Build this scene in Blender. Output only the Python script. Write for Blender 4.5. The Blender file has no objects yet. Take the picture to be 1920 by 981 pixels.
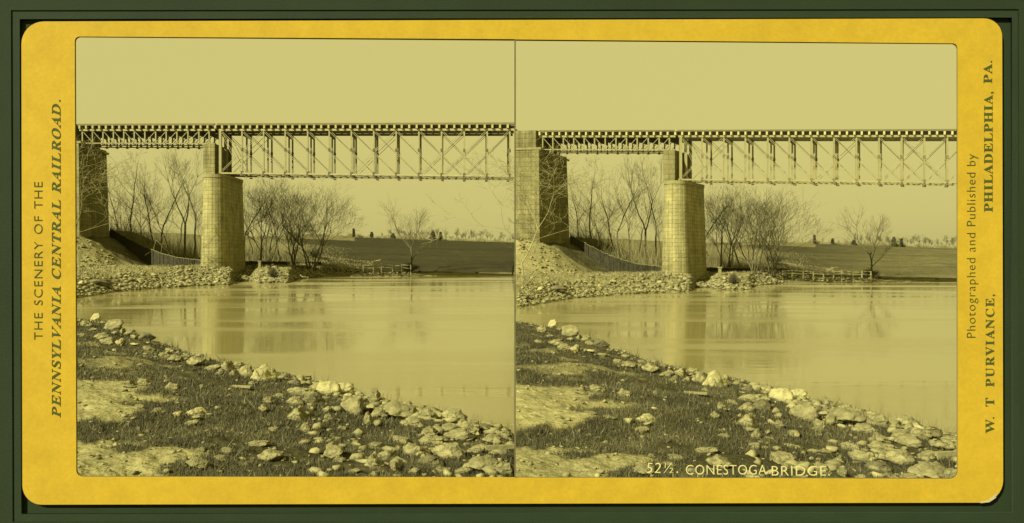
import bpy, math, random
import numpy as np
from mathutils import Vector, noise as mnoise
D = bpy.data
C = bpy.context.scene.collection
sc = bpy.context.scene
R = math.radians
F = 1540.0          # focal length in photograph pixels
HZ = 470.0          # horizon row
EYE = 4.0           # eye height over the water

# ------------------------------------------------------------------ camera, sky, sun, exposure
cd = D.cameras.new('camera'); cam = D.objects.new('camera', cd); C.objects.link(cam)
cam.location = (0, 0, EYE); cam.rotation_euler = (R(90), 0, 0)
cd.sensor_width = 36; cd.lens = F/1920*36; cd.shift_y = -20.5/1920
cd.clip_start = 0.1; cd.clip_end = 9000
sc.camera = cam
SUN_EL, SUN_AZ = 36.0, 44.0      # azimuth: degrees to the left of straight behind the camera
w = D.worlds.new('World'); sc.world = w; w.use_nodes = True
nt = w.node_tree; nt.nodes.clear()
sky = nt.nodes.new('ShaderNodeTexSky'); sky.sky_type = 'NISHITA'; sky.sun_disc = False
sky.sun_elevation = R(SUN_EL); sky.sun_rotation = R(180+SUN_AZ); sky.air_density = 1.5; sky.dust_density = 5
bw = nt.nodes.new('ShaderNodeRGBToBW'); pw = nt.nodes.new('ShaderNodeMath'); pw.operation = 'POWER'; pw.inputs[1].default_value = 0.07
tint = nt.nodes.new('ShaderNodeMix'); tint.data_type = 'RGBA'; tint.blend_type = 'MULTIPLY'; tint.inputs[0].default_value = 1
tint.inputs[7].default_value = (5.85, 5.22, 1.80, 1)
bg = nt.nodes.new('ShaderNodeBackground'); bg.inputs[1].default_value = 0.05
ow = nt.nodes.new('ShaderNodeOutputWorld')
nt.links.new(sky.outputs[0], bw.inputs[0]); nt.links.new(bw.outputs[0], pw.inputs[0]); nt.links.new(pw.outputs[0], tint.inputs[6])
nt.links.new(tint.outputs[2], bg.inputs[0]); nt.links.new(bg.outputs[0], ow.inputs[0])
sl = D.lights.new('sun', 'SUN'); sl.energy = 4.6; sl.angle = R(0.6); sl.color = (1, 0.955, 0.74)
so = D.objects.new('sun', sl); C.objects.link(so)
sd = Vector((-math.sin(R(SUN_AZ))*math.cos(R(SUN_EL)), -math.cos(R(SUN_AZ))*math.cos(R(SUN_EL)), math.sin(R(SUN_EL))))
so.rotation_euler = (-sd).to_track_quat('-Z', 'Y').to_euler(); so.location = (-30, -20, 40)
sc.view_settings.view_transform = 'Standard'; sc.view_settings.look = 'None'
sc.view_settings.exposure = 1.0; sc.view_settings.gamma = 1; sc.view_settings.use_curve_mapping = False
sc.cycles.max_bounces = 6; sc.cycles.diffuse_bounces = 3; sc.cycles.glossy_bounces = 3

# ------------------------------------------------------------------ materials
SEP = 0.60
def sep(v, a=1.0): v *= SEP; return (v, v*0.915, v*0.36, 1)
def mat(name, c1, c2=None, scale=4.0, rough=0.85, bump=0.3, bscale=None, detail=6, coord='Object', contrast=0.25, c3=None):
    m = D.materials.new(name); m.use_nodes = True; t = m.node_tree; n = t.nodes; l = t.links
    b = n['Principled BSDF']; b.inputs['Roughness'].default_value = rough
    b.inputs['Specular IOR Level'].default_value = 0.25
    tc = n.new('ShaderNodeTexCoord')
    nz = n.new('ShaderNodeTexNoise'); nz.inputs['Scale'].default_value = scale; nz.inputs['Detail'].default_value = detail
    nz.inputs['Roughness'].default_value = 0.65
    l.new(tc.outputs[coord], nz.inputs['Vector'])
    cr = n.new('ShaderNodeValToRGB'); e = cr.color_ramp.elements
    e[0].position = 0.5-contrast; e[1].position = 0.5+contrast
    e[0].color = c1; e[1].color = c2 or c1
    if c3: x = e.new(0.5); x.color = c3
    l.new(nz.outputs[0], cr.inputs[0]); l.new(cr.outputs[0], b.inputs['Base Color'])
    if bump:
        n2 = n.new('ShaderNodeTexNoise'); n2.inputs['Scale'].default_value = bscale or scale*3; n2.inputs['Detail'].default_value = 8
        l.new(tc.outputs[coord], n2.inputs['Vector'])
        bp = n.new('ShaderNodeBump'); bp.inputs['Strength'].default_value = bump; bp.inputs['Distance'].default_value = 0.05
        l.new(n2.outputs[0], bp.inputs['Height']); l.new(bp.outputs[0], b.inputs['Normal'])
    return m
def masonry(name, base, course=0.46, length=1.0):
    m = D.materials.new(name); m.use_nodes = True; t = m.node_tree; n = t.nodes; l = t.links
    b = n['Principled BSDF']; b.inputs['Roughness'].default_value = 0.95; b.inputs['Specular IOR Level'].default_value = 0.1
    tc = n.new('ShaderNodeTexCoord')
    br = n.new('ShaderNodeTexBrick'); br.inputs['Scale'].default_value = 1; br.inputs['Brick Width'].default_value = length
    br.inputs['Row Height'].default_value = course; br.inputs['Mortar Size'].default_value = 0.022; br.inputs['Mortar Smooth'].default_value = 0.4
    br.inputs['Color1'].default_value = sep(base*1.08); br.inputs['Color2'].default_value = sep(base*0.90)
    br.inputs['Mortar'].default_value = sep(base*0.78); br.inputs['Bias'].default_value = -0.1; br.squash = 1.35; br.squash_frequency = 3; br.offset = 0.43
    dn = n.new('ShaderNodeTexNoise'); dn.inputs['Scale'].default_value = 0.9; dn.inputs['Detail'].default_value = 3; l.new(tc.outputs['UV'], dn.inputs['Vector'])
    dv = n.new('ShaderNodeVectorMath'); dv.operation = 'MULTIPLY_ADD'; l.new(dn.outputs['Color'], dv.inputs[0]); dv.inputs[1].default_value = (0.30, 0.16, 0); l.new(tc.outputs['UV'], dv.inputs[2])
    l.new(dv.outputs[0], br.inputs['Vector'])
    nz = n.new('ShaderNodeTexNoise'); nz.inputs['Scale'].default_value = 0.55; nz.inputs['Detail'].default_value = 9; nz.inputs['Roughness'].default_value = 0.7
    l.new(tc.outputs['Object'], nz.inputs['Vector'])
    mp = n.new('ShaderNodeMapRange'); mp.inputs['From Min'].default_value = 0.3; mp.inputs['From Max'].default_value = 0.7
    mp.inputs['To Min'].default_value = 0.62; mp.inputs['To Max'].default_value = 1.2
    l.new(nz.outputs[0], mp.inputs[0])
    # vertical weather streaks
    mg = n.new('ShaderNodeMapping'); mg.inputs['Scale'].default_value = (1.6, 0.05, 1); l.new(tc.outputs['UV'], mg.inputs[0])
    n3 = n.new('ShaderNodeTexNoise'); n3.inputs['Scale'].default_value = 1.5; n3.inputs['Detail'].default_value = 4; l.new(mg.outputs[0], n3.inputs['Vector'])
    mp3 = n.new('ShaderNodeMapRange'); mp3.inputs['From Min'].default_value = 0.35; mp3.inputs['From Max'].default_value = 0.65
    mp3.inputs['To Min'].default_value = 0.72; mp3.inputs['To Max'].default_value = 1.18; l.new(n3.outputs[0], mp3.inputs[0])
    mu = n.new('ShaderNodeMath'); mu.operation = 'MULTIPLY'; l.new(mp.outputs[0], mu.inputs[0]); l.new(mp3.outputs[0], mu.inputs[1])
    mx = n.new('ShaderNodeVectorMath'); mx.operation = 'SCALE'; l.new(br.outputs['Color'], mx.inputs[0]); l.new(mu.outputs[0], mx.inputs['Scale'])
    l.new(mx.outputs[0], b.inputs['Base Color'])
    n2 = n.new('ShaderNodeTexNoise'); n2.inputs['Scale'].default_value = 5; n2.inputs['Detail'].default_value = 6; l.new(tc.outputs['Object'], n2.inputs['Vector'])
    ad = n.new('ShaderNodeMath'); ad.operation = 'SUBTRACT'; l.new(n2.outputs[0], ad.inputs[0]); l.new(br.outputs['Fac'], ad.inputs[1])
    bp = n.new('ShaderNodeBump'); bp.inputs['Strength'].default_value = 0.7; bp.inputs['Distance'].default_value = 0.08
    l.new(ad.outputs[0], bp.inputs['Height']); l.new(bp.outputs[0], b.inputs['Normal'])
    return m

M = {}
M['yellow'] = mat('yellow_card', (0.312, 0.208, 0.011, 1), (0.372, 0.253, 0.0145, 1), scale=1.1, bump=0.06, bscale=260, detail=12, contrast=0.3)
def paper():
    m = M['yellow']; t = m.node_tree; n = t.nodes; l = t.links; b = n['Principled BSDF']; src = b.inputs['Base Color'].links[0].from_socket
    tc = n.new('ShaderNodeTexCoord'); last = src
    for sc_, lo, hi, mn, typ in ((9.0, 0.30, 0.72, 0.93, 'n'), (45.0, 0.3, 0.7, 0.95, 'n'), (7.0, 0.0, 0.035, 0.55, 'v'), (260.0, 0.3, 0.7, 0.93, 'n')):
        if typ == 'n': z = n.new('ShaderNodeTexNoise'); z.inputs['Detail'].default_value = 5; out = z.outputs[0]
        else: z = n.new('ShaderNodeTexVoronoi'); out = z.outputs['Distance']
        z.inputs['Scale'].default_value = sc_; l.new(tc.outputs['Object'], z.inputs['Vector'])
        mp = n.new('ShaderNodeMapRange'); mp.inputs['From Min'].default_value = lo; mp.inputs['From Max'].default_value = hi; mp.inputs['To Min'].default_value = mn; mp.inputs['To Max'].default_value = 1.05
        l.new(out, mp.inputs[0]); v = n.new('ShaderNodeVectorMath'); v.operation = 'SCALE'; l.new(last, v.inputs[0]); l.new(mp.outputs[0], v.inputs['Scale']); last = v.outputs[0]
    l.new(last, b.inputs['Base Color'])
paper()
M['worn'] = mat('worn_card', (0.28, 0.26, 0.14, 1), (0.4, 0.36, 0.2, 1), scale=20, bump=0.2)
M['green'] = mat('green_cloth', (0.009, 0.0175, 0.005, 1), (0.014, 0.025, 0.008, 1), scale=2.2, bump=0.25, bscale=200, rough=0.9, contrast=0.3)
M['green2'] = mat('green_moulding', (0.0105, 0.0205, 0.0065, 1), (0.016, 0.0285, 0.0105, 1), scale=3, bump=0.25, bscale=180, rough=0.9, contrast=0.3)
M['ink'] = mat('green_ink', (0.030, 0.045, 0.008, 1), (0.05, 0.065, 0.011, 1), scale=30, bump=0)
M['seam'] = mat('print_edge', sep(0.10), sep(0.2), scale=6, bump=0)
M['caption'] = mat('chalk', sep(0.75), sep(0.82), scale=8, bump=0)
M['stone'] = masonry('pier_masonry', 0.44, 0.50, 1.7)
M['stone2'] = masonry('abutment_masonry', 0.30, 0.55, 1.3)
M['cap'] = mat('coping_stone', sep(0.26), sep(0.40), scale=1.5, bump=0.5)
M['iron_shaded'] = mat('shaded_painted_iron', sep(0.17), sep(0.28), scale=1.5, rough=0.6, bump=0.1)  # darker copy of the truss iron: deck shade on rear trusses put into colour
M['iron_faded'] = mat('faded_painted_iron', sep(0.34), sep(0.46), scale=1.5, rough=0.6, bump=0.1)
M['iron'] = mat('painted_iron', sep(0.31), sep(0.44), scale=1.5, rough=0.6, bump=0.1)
M['iron_dark'] = mat('dark_iron', sep(0.09), sep(0.16), scale=1.5, rough=0.6, bump=0.1)
M['tie'] = mat('bridge_timber', sep(0.42), sep(0.62), scale=1.2, bump=0.3)
M['timber_dark'] = mat('tarred_timber', sep(0.15), sep(0.23), scale=1.5, bump=0.3)
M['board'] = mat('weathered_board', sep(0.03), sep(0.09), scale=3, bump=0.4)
M['rail'] = mat('bleached_rail', sep(0.26), sep(0.42), scale=3, bump=0.3)
M['bark'] = mat('bark', sep(0.10), sep(0.19), scale=2, bump=0.5)
M['twig'] = mat('twigs', sep(0.13), sep(0.22), scale=0.6, bump=0)
M['bark_pale'] = mat('pale_bark', sep(0.30), sep(0.45), scale=2, bump=0.4)
M['conifer'] = mat('conifer', sep(0.08), sep(0.16), scale=2, bump=0)
M['rock_a'] = mat('pale_limestone', sep(0.15), sep(0.54), scale=1.9, bump=1, bscale=6, contrast=0.2, c3=sep(0.36))
M['rock_b'] = mat('grey_limestone', sep(0.17), sep(0.42), scale=1.8, bump=0.9, bscale=4.5, contrast=0.22, c3=sep(0.30))
M['rock_c'] = mat('dark_stone', sep(0.10), sep(0.26), scale=2, bump=0.9, bscale=4.5, contrast=0.22)
M['rock_w'] = mat('white_stone', sep(0.34), sep(0.70), scale=1.6, bump=0.9, bscale=4.5, contrast=0.25)
M['weed'] = mat('dry_weed', sep(0.14), sep(0.26), scale=1, bump=0)
M['brush'] = mat('brushwood', sep(0.24), sep(0.42), scale=0.25, bump=0, contrast=0.15)
def grass_mat():
    m = mat('grass', sep(0.05), sep(0.17), scale=0.7, bump=0, contrast=0.2)
    return m
M['grass'] = grass_mat()
# ground: colour per place from an attribute, broken up by noise
def ground_mat():
    m = D.materials.new('ground'); m.use_nodes = True; t = m.node_tree; n = t.nodes; l = t.links
    b = n['Principled BSDF']; b.inputs['Roughness'].default_value = 1; b.inputs['Specular IOR Level'].default_value = 0.05
    at = n.new('ShaderNodeAttribute'); at.attribute_name = 'soil'
    tc = n.new('ShaderNodeTexCoord')
    fac = []
    for s, lo, hi in ((0.35, 0.72, 1.3), (3.0, 0.7, 1.35), (14.0, 0.75, 1.3)):
        nz = n.new('ShaderNodeTexNoise'); nz.inputs['Scale'].default_value = s; nz.inputs['Detail'].default_value = 6; nz.inputs['Roughness'].default_value = 0.7
        l.new(tc.outputs['Object'], nz.inputs['Vector'])
        mp = n.new('ShaderNodeMapRange'); mp.inputs['From Min'].default_value = 0.3; mp.inputs['From Max'].default_value = 0.7
        mp.inputs['To Min'].default_value = lo; mp.inputs['To Max'].default_value = hi
        l.new(nz.outputs[0], mp.inputs[0]); fac.append(mp)
    a = n.new('ShaderNodeMath'); a.operation = 'MULTIPLY'; l.new(fac[0].outputs[0], a.inputs[0]); l.new(fac[1].outputs[0], a.inputs[1])
    a2 = n.new('ShaderNodeMath'); a2.operation = 'MULTIPLY'; l.new(a.outputs[0], a2.inputs[0]); l.new(fac[2].outputs[0], a2.inputs[1])
    v = n.new('ShaderNodeVectorMath'); v.operation = 'SCALE'; l.new(at.outputs['Color'], v.inputs[0]); l.new(a2.outputs[0], v.inputs['Scale'])
    l.new(v.outputs[0], b.inputs['Base Color'])
    n2 = n.new('ShaderNodeTexNoise'); n2.inputs['Scale'].default_value = 7; n2.inputs['Detail'].default_value = 9; l.new(tc.outputs['Object'], n2.inputs['Vector'])
    bp = n.new('ShaderNodeBump'); bp.inputs['Strength'].default_value = 0.9; bp.inputs['Distance'].default_value = 0.1
    l.new(n2.outputs[0], bp.inputs['Height']); l.new(bp.outputs[0], b.inputs['Normal'])
    return m
M['ground'] = ground_mat()
def water_mat():
    m = D.materials.new('river_water'); m.use_nodes = True; t = m.node_tree; n = t.nodes; l = t.links
    b = n['Principled BSDF']
    b.inputs['Base Color'].default_value = (0.20, 0.176, 0.060, 1)
    b.inputs['IOR'].default_value = 4.0
    tc = n.new('ShaderNodeTexCoord')
    mp = n.new('ShaderNodeMapping'); mp.inputs['Scale'].default_value = (0.035, 0.20, 1); mp.inputs['Rotation'].default_value = (0, 0, R(7)); l.new(tc.outputs['Object'], mp.inputs[0])
    nz = n.new('ShaderNodeTexNoise'); nz.inputs['Scale'].default_value = 1.0; nz.inputs['Detail'].default_value = 4; nz.inputs['Distortion'].default_value = 0.6
    l.new(mp.outputs[0], nz.inputs['Vector'])
    r = n.new('ShaderNodeMapRange'); r.inputs['From Min'].default_value = 0.42; r.inputs['From Max'].default_value = 0.62
    r.inputs['To Min'].default_value = 0.03; r.inputs['To Max'].default_value = 0.24
    l.new(nz.outputs[0], r.inputs[0]); l.new(r.outputs[0], b.inputs['Roughness'])
    mp2 = n.new('ShaderNodeMapping'); mp2.inputs['Scale'].default_value = (0.6, 2.2, 1); l.new(tc.outputs['Object'], mp2.inputs[0])
    n2 = n.new('ShaderNodeTexNoise'); n2.inputs['Scale'].default_value = 1.0; n2.inputs['Detail'].default_value = 3; l.new(mp2.outputs[0], n2.inputs['Vector'])
    bp = n.new('ShaderNodeBump'); bp.inputs['Strength'].default_value = 0.12; bp.inputs['Distance'].default_value = 0.03
    l.new(n2.outputs[0], bp.inputs['Height']); l.new(bp.outputs[0], b.inputs['Normal'])
    return m
M['water'] = water_mat()

# ------------------------------------------------------------------ helpers
def tag(o, label=None, cat=None, group=None, kind=None):
    if label: o['label'] = label
    if cat: o['category'] = cat
    if group: o['group'] = group
    if kind: o['kind'] = kind
    return o
def empty(name, loc, label=None, cat=None, group=None):
    o = D.objects.new(name, None); C.objects.link(o); o.location = loc; o.empty_display_size = 0.2
    return tag(o, label, cat, group)
def npmesh(name, verts, loops, per, smooth=False):
    """verts (n,3); loops (m,per) faces with 'per' corners each"""
    me = D.meshes.new(name); verts = np.asarray(verts, np.float32); loops = np.asarray(loops, np.int32)
    me.vertices.add(len(verts)); me.vertices.foreach_set('co', verts.ravel())
    nf = len(loops); me.loops.add(nf*per); me.loops.foreach_set('vertex_index', loops.ravel())
    me.polygons.add(nf); me.polygons.foreach_set('loop_start', np.arange(nf, dtype=np.int32)*per)
    me.polygons.foreach_set('loop_total', np.full(nf, per, np.int32))
    if smooth: me.polygons.foreach_set('use_smooth', np.ones(nf, bool))
    me.update(calc_edges=True); return me
class MB:
    def __init__(s): s.v = []; s.f = []; s.uv = []
    def quad(s, a, b, c, d, uv=None):
        i = len(s.v); s.v += [tuple(a), tuple(b), tuple(c), tuple(d)]; s.f.append((i, i+1, i+2, i+3)); s.uv += uv or [(0, 0)]*4
    def hexa(s, p):
        """8 corners: bottom 0-3 counter-clockwise, top 4-7; wall faces carry metre UVs"""
        p = [Vector(q) for q in p]
        for a, b in ((0, 1), (1, 2), (2, 3), (3, 0)):
            L = (p[b]-p[a]).length; h0 = p[a].z; h1 = p[a+4].z
            s.quad(p[a], p[b], p[b+4], p[a+4], [(0, h0), (L, h0), (L, h1), (0, h1)])
        s.quad(p[4], p[5], p[6], p[7]); s.quad(p[3], p[2], p[1], p[0])
    def bar(s, a, b, w, h, up=(0, 0, 1), side=None):
        a = Vector(a); b = Vector(b); d = (b-a).normalized()
        sd_ = Vector(side).normalized() if side else d.cross(Vector(up)).normalized()
        u = sd_.cross(d).normalized() if not side else d.cross(sd_).normalized()
        if u.z < 0: u = -u
        x = sd_*w/2; y = u*h/2
        p = [a-x-y, a+x-y, b+x-y, b-x-y, a-x+y, a+x+y, b+x+y, b-x+y]
        s.hexa(p)
    def box(s, c, sx, sy, sz, rz=0):
        c = Vector(c); cx, sn = math.cos(rz), math.sin(rz)
        def q(x, y, z): return (c.x+x*cx-y*sn, c.y+x*sn+y*cx, c.z+z)
        x, y, z = sx/2, sy/2, sz/2
        s.hexa([q(-x, -y, -z), q(x, -y, -z), q(x, y, -z), q(-x, y, -z), q(-x, -y, z), q(x, -y, z), q(x, y, z), q(-x, y, z)])
    def build(s, name, m, parent=None, smooth=False):
        me = D.meshes.new(name); o = Vector((0, 0, 0)); q_ = parent
        while q_: o += Vector(q_.location); q_ = q_.parent
        me.from_pydata([tuple(Vector(v)-o) for v in s.v], [], s.f); me.materials.append(M[m])
        if len(s.uv) == sum(len(f) for f in s.f):
            ul = me.uv_layers.new(name='UVMap'); ul.data.foreach_set('uv', np.array(s.uv, np.float32).ravel())
        if smooth:
            for p in me.polygons: p.use_smooth = True
        me.update()
        ob = D.objects.new(name, me); C.objects.link(ob)
        if parent: ob.parent = parent
        return ob
def copy_tree(o, parent=None):
    c = o.copy(); C.objects.link(c)
    if parent: c.parent = parent
    for ch in o.children: copy_tree(ch, c)
    return c
# smooth value noise
_rs = np.random.RandomState(7); _T = _rs.rand(256, 256)
def vn(x, y):
    xi = np.floor(x).astype(int); yi = np.floor(y).astype(int); fx = x-xi; fy = y-yi
    fx = fx*fx*(3-2*fx); fy = fy*fy*(3-2*fy)
    a = _T[xi % 256, yi % 256]; b = _T[(xi+1) % 256, yi % 256]; c = _T[xi % 256, (yi+1) % 256]; d = _T[(xi+1) % 256, (yi+1) % 256]
    return (a*(1-fx)+b*fx)*(1-fy)+(c*(1-fx)+d*fx)*fy
def fbm(x, y, o=4):
    s = 0; a = 0.5; t = 0
    for k in range(o):
        s = s+a*vn(x*2**k+17*k, y*2**k+31*k); t += a; a *= 0.5
    return s/t
def sm(x, a, b):
    t = np.clip((x-a)/(b-a), 0, 1); return t*t*(3-2*t)

# ------------------------------------------------------------------ the two views of the river
class Side:
    def __init__(s, word, sh, dy, k, p0, p1): s.word = word; s.sh = sh; s.dy = dy; s.k = k; s.p0 = p0; s.p1 = p1
LS = Side('left', 0, 0, 0, 130, 966)
RS = Side('right', 865, 12, 264, 97, 940)
WL = EYE*F
def P(S, px, z, Y):
    """place of a point seen at column px, height z, distance Y in the survey of the left view, for the river of side S"""
    Yr = Y/(1+Y*S.dy/WL)
    X = (px+S.sh-S.k/np.maximum(Y, 5)-960)/F*Yr
    return X, Yr, EYE-(EYE-z)*Yr/Y-S.dy*Yr/F
def PV(S, px, z, Y): return Vector([float(q) for q in P(S, px, z, Y)])
def scl(S, Y): return 1/(1+Y*S.dy/WL)
NS = np.array([(-400, 560), (-100, 578), (60, 590), (141, 598), (175, 602), (215, 612), (260, 632), (300, 647), (345, 660), (400, 675), (480, 692), (530, 702), (560, 710), (640, 733), (720, 752), (800, 772), (880, 793), (964, 815), (1100, 850), (1600, 960)], float)
MS = np.array([(-400, 590), (0, 575), (100, 566), (141, 560), (215, 548), (290, 541), (365, 537), (430, 535), (440, 527), (470, 527), (485, 531.5), (540, 531), (552, 524), (580, 522), (600, 519.5), (700, 518.5), (760, 519), (800, 517.5), (964, 516.5), (1600, 515)], float)
CR = np.array([(-300, 430), (300, 436), (448, 444), (560, 441), (600, 443), (700, 445), (800, 449), (964, 454), (1600, 462)], float)
def Yn(px): return (EYE-0.45)*F/(np.interp(px, NS[:, 0], NS[:, 1])-HZ)
def Ym(px): return WL/(np.interp(px, MS[:, 0], MS[:, 1])-HZ)
def zg(px, Y, rough=True):
    """height of the land"""
    px = np.asarray(px, float); Y = np.asarray(Y, float)
    cX = (px-552)/F*Y
    yn = Yn(px); ym = Ym(px)
    d = yn-Y
    zn = np.where(d > 0, 0.45+0.8*(1-np.exp(-np.maximum(d, 0)/9)), 0.45+np.minimum(0, d)*0.9)
    n1 = fbm(cX*0.7+3, Y*0.7, 4)-0.5; n2 = fbm(cX*4+9, Y*4, 3)-0.5
    zn = zn+(n1*0.30+n2*0.07)*sm(d, -0.5, 1.5)
    zn = np.maximum(zn, -0.9)
    e = Y-ym
    left = 1-sm(px, 585, 690)
    top = 1.75*left+0.55*(1-left)
    zf = np.where(e > 0, top*sm(e, -2, 13*left+7*(1-left)), e*0.5)
    crest = EYE+(HZ-np.interp(px, CR[:, 0], CR[:, 1]))/F*300
    zf = zf+(crest-top)*np.clip((Y-138)/(300-138), 0, 1)**0.8*(Y > 138)
    zf = np.where(Y > 300, crest-np.clip((Y-300)/200, 0, 1)*6-np.clip((Y-500)/2000, 0, 1)*3, zf)
    XL = (px-960)/F*Y
    dist = np.hypot(np.maximum(0, XL+63.0), np.maximum(0, 116.5-Y))
    bk = 1-sm(Y, 127, 150)
    zf = zf+4.6*(1-sm(dist, 0.3, 9.5))*(e > 0)*bk
    dist2 = np.hypot(np.maximum(0, XL+58), np.maximum(0, 128-Y)*1.5)
    zf = zf+2.0*(1-sm(dist2, 0, 22))*(e > 0)*sm(Y, 126.5, 134)*bk
    m1 = fbm(cX*0.5, Y*0.5, 4)-0.5
    m2 = fbm(cX*1.6, Y*1.1, 3)-0.5
    zf = zf+(m1*0.6+m2*0.3)*sm(e, 0, 5)*(1-0.7*sm(px, 450, 600))
    zf = np.maximum(zf, -0.9)
    return np.where(Y < (yn+ym)/2, zn, zf)
def yrow(px, Y): return HZ+(EYE-zg(px, Y))/Y*F
def soil(px, Y, right=0):
    cX = (px-552)/F*Y
    yr = yrow(px, Y); yn = Yn(px); ym = Ym(px)
    j = (fbm(cX*1.3, Y*1.3, 4)-0.5)
    near = Y < (yn+ym)/2
    def blob(x, y, a, b): return np.hypot((px-x)/a, (yr-y)/b)+j*1.6
    dirt = np.maximum.reduce([1-sm(blob(150, 755, 105, 42), 0.7, 1.15), 1-sm(blob(190, 872, 205, 52), 0.75, 1.1), 0.6*(1-sm(blob(180, 680, 60, 10), 0.5, 1.1)), 0.8*(1-sm(blob(215, 722, 70, 14), 0.5, 1.1))])
    dirt = dirt*sm(blob(168, 808, 34, 24), 0.6, 1.1)
    dirt = np.maximum(dirt, 0.75*sm(fbm(cX*0.9+40, Y*0.9+7, 4), 0.54, 0.68)*(1-sm(px, 300, 420))*(1-sm(Y, 20, 34)))
    v = 0.07+0.27*dirt
    v = np.where(sm(yn-Y, 1.2, 0.0) > 0.5, 0.14, v)
    left = 1-sm(px, 430, 600)
    vf = 0.28+0.16*(fbm(cX*0.4, Y*0.4, 4)-0.5)
    vf = np.where(Y > 118, 0.15, vf); vf = np.where((Y > 118)*(Y < 140)*(px < 430), 0.12, vf)
    vf = np.where((Y > ym+4)*(Y > 125)*(px > 430), (0.056+0.03*(fbm(cX*0.05, Y*0.15, 3)-0.5))*(1+right*1.7*sm(px, 520, 900)), vf)
    vf = np.where((Y > 255)*(px < 665)*(px > 520), 0.2, vf)
    vf = np.where(Y > 292, 0.22, vf)
    vf = np.where((Y <= ym+4)*(px > 600), 0.2, vf)
    vf = np.where((px < 210)*(Y > 100)*(Y < 118), 0.33, vf)
    v = np.where(near, v, vf)
    return np.clip(v, 0.03, 0.9), dirt*near
# one sheet of land, reaching the horizon; the left river lies left of x = 0, the right one right of it
us = np.concatenate([-np.geomspace(3.2, 0.62, 40), np.linspace(-0.6, -0.0, 330)[:-1]])
us = np.concatenate([us, [-0.0002, 0.0002], -us[::-1]])
ys = np.concatenate([np.linspace(-40, 7, 25), np.geomspace(7.2, 52, 280), np.geomspace(52.3, 180, 230), np.geomspace(182, 520, 60), np.geomspace(540, 4500, 25)])
SEAM = 5.6/F; us = us+SEAM*np.exp(-np.abs(us)*8)
U, YY = np.meshgrid(us, ys)
YE = np.maximum(YY, 7.0)
XX = U*YE
Sx = U > SEAM
Yc = np.where(Sx, YE/np.maximum(1-YE*RS.dy/WL, 0.08), YE)
kk = np.where(Sx, RS.sh-RS.k/np.maximum(Yc, 5), 0)
PX = 960+U*F-kk
Z = zg(PX, Yc)
ZW = np.where(Sx, EYE-(EYE-Z)*YE/Yc-RS.dy*YE/F, Z)
ZW = np.where(YY > 400, np.maximum(ZW, -1.0), ZW)
nr, nc = U.shape
idx = np.arange(nr*nc).reshape(nr, nc)
fc = np.stack([idx[:-1, :-1], idx[:-1, 1:], idx[1:, 1:], idx[1:, :-1]], -1).reshape(-1, 4)
me = npmesh('ground', np.stack([XX, YY, ZW], -1).reshape(-1, 3), fc, 4, smooth=True)
v, _d = soil(PX, Yc, Sx*1.0)
ca = me.color_attributes.new('soil', 'FLOAT_COLOR', 'POINT')
vv = v.ravel()*SEP; ca.data.foreach_set('color', np.stack([vv, vv*0.915, vv*0.36, np.ones_like(vv)], -1).astype(np.float32).ravel())
me.materials.append(M['ground'])
g = D.objects.new('ground', me); C.objects.link(g); g['kind'] = 'structure'
wm = MB(); wm.quad((-420, 8, 0), (420, 8, 0), (420, 420, 0), (-420, 420, 0)); wo = wm.build('water', 'water'); wo['kind'] = 'structure'

# ------------------------------------------------------------------ stereo card and album board
CY = 5.0
def cp(px, y, Y=CY): return ((px-960)/F*Y, (HZ-y)/F*Y+EYE)
def rounded(pts, rad):
    out = []
    n = len(pts)
    for i, (x, y) in enumerate(pts):
        r = rad[i]
        if r <= 0: out.append((x, y)); continue
        a = Vector(pts[i-1]); b = Vector((x, y)); c = Vector(pts[(i+1) % n])
        d1 = (a-b).normalized(); d2 = (c-b).normalized()
        for k in range(9):
            t = k/8*math.pi/2
            q = b+d1*r*(1-math.sin(t))+d2*r*(1-math.cos(t)); out.append((q.x, q.y))
    return out
def plate(name, loops, Y, th, m, parent, Yp=CY):
    cu = D.curves.new(name, 'CURVE'); cu.dimensions = '2D'; cu.fill_mode = 'BOTH'; cu.extrude = th/2
    for lp in loops:
        s = cu.splines.new('POLY'); s.points.add(len(lp)-1); s.use_cyclic_u = True
        for k, (x, y) in enumerate(lp):
            a, b = cp(x, y, Yp); s.points[k].co = (a, b, 0, 1)
    t = D.objects.new('t', cu); C.objects.link(t); bpy.context.view_layer.update()
    me = D.meshes.new_from_object(t.evaluated_get(bpy.context.evaluated_depsgraph_get())); D.objects.remove(t)
    me.name = name
    o = Vector(parent.location)
    for vtx in me.vertices:
        x, z, d = vtx.co; vtx.co = (x-o.x, Y+th/2-d-o.y, z-o.z)
    me.materials.clear(); me.materials.append(M[m])
    ob = D.objects.new(name, me); C.objects.link(ob); ob.parent = parent
    return ob
gz = 1.2
board = empty('album_board', (0, CY+0.03, gz), 'dark green cloth-covered album board behind the yellow stereo card', 'album page')
bottom_row = HZ+(EYE-0.9)*F/CY
plate('board_panel', [[(-160, -22), (2080, -22), (2080, bottom_row), (-160, bottom_row)], [(100, 55), (1835, 58), (1838, 925), (105, 928)]], CY+0.024, 0.05, 'green', board)
plate('moulding', [[(-160, -22), (2080, -22), (2080, bottom_row), (-160, bottom_row)], [(37, 36), (1897, 33), (1899, 961), (40, 964)]], CY-0.001, 0.012, 'green2', board)
plate('moulding', [[(-160, -22), (2080, -22), (2080, bottom_row), (-160, bottom_row)], [(22, 20), (1908, 18), (1910, 976), (25, 978)]], CY-0.008, 0.004, 'green', board)
card = empty('stereo_card', (0, CY, cp(960, 944)[1]), 'yellow stereo card with rounded corners, two picture openings and green lettering', 'card')
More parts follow.
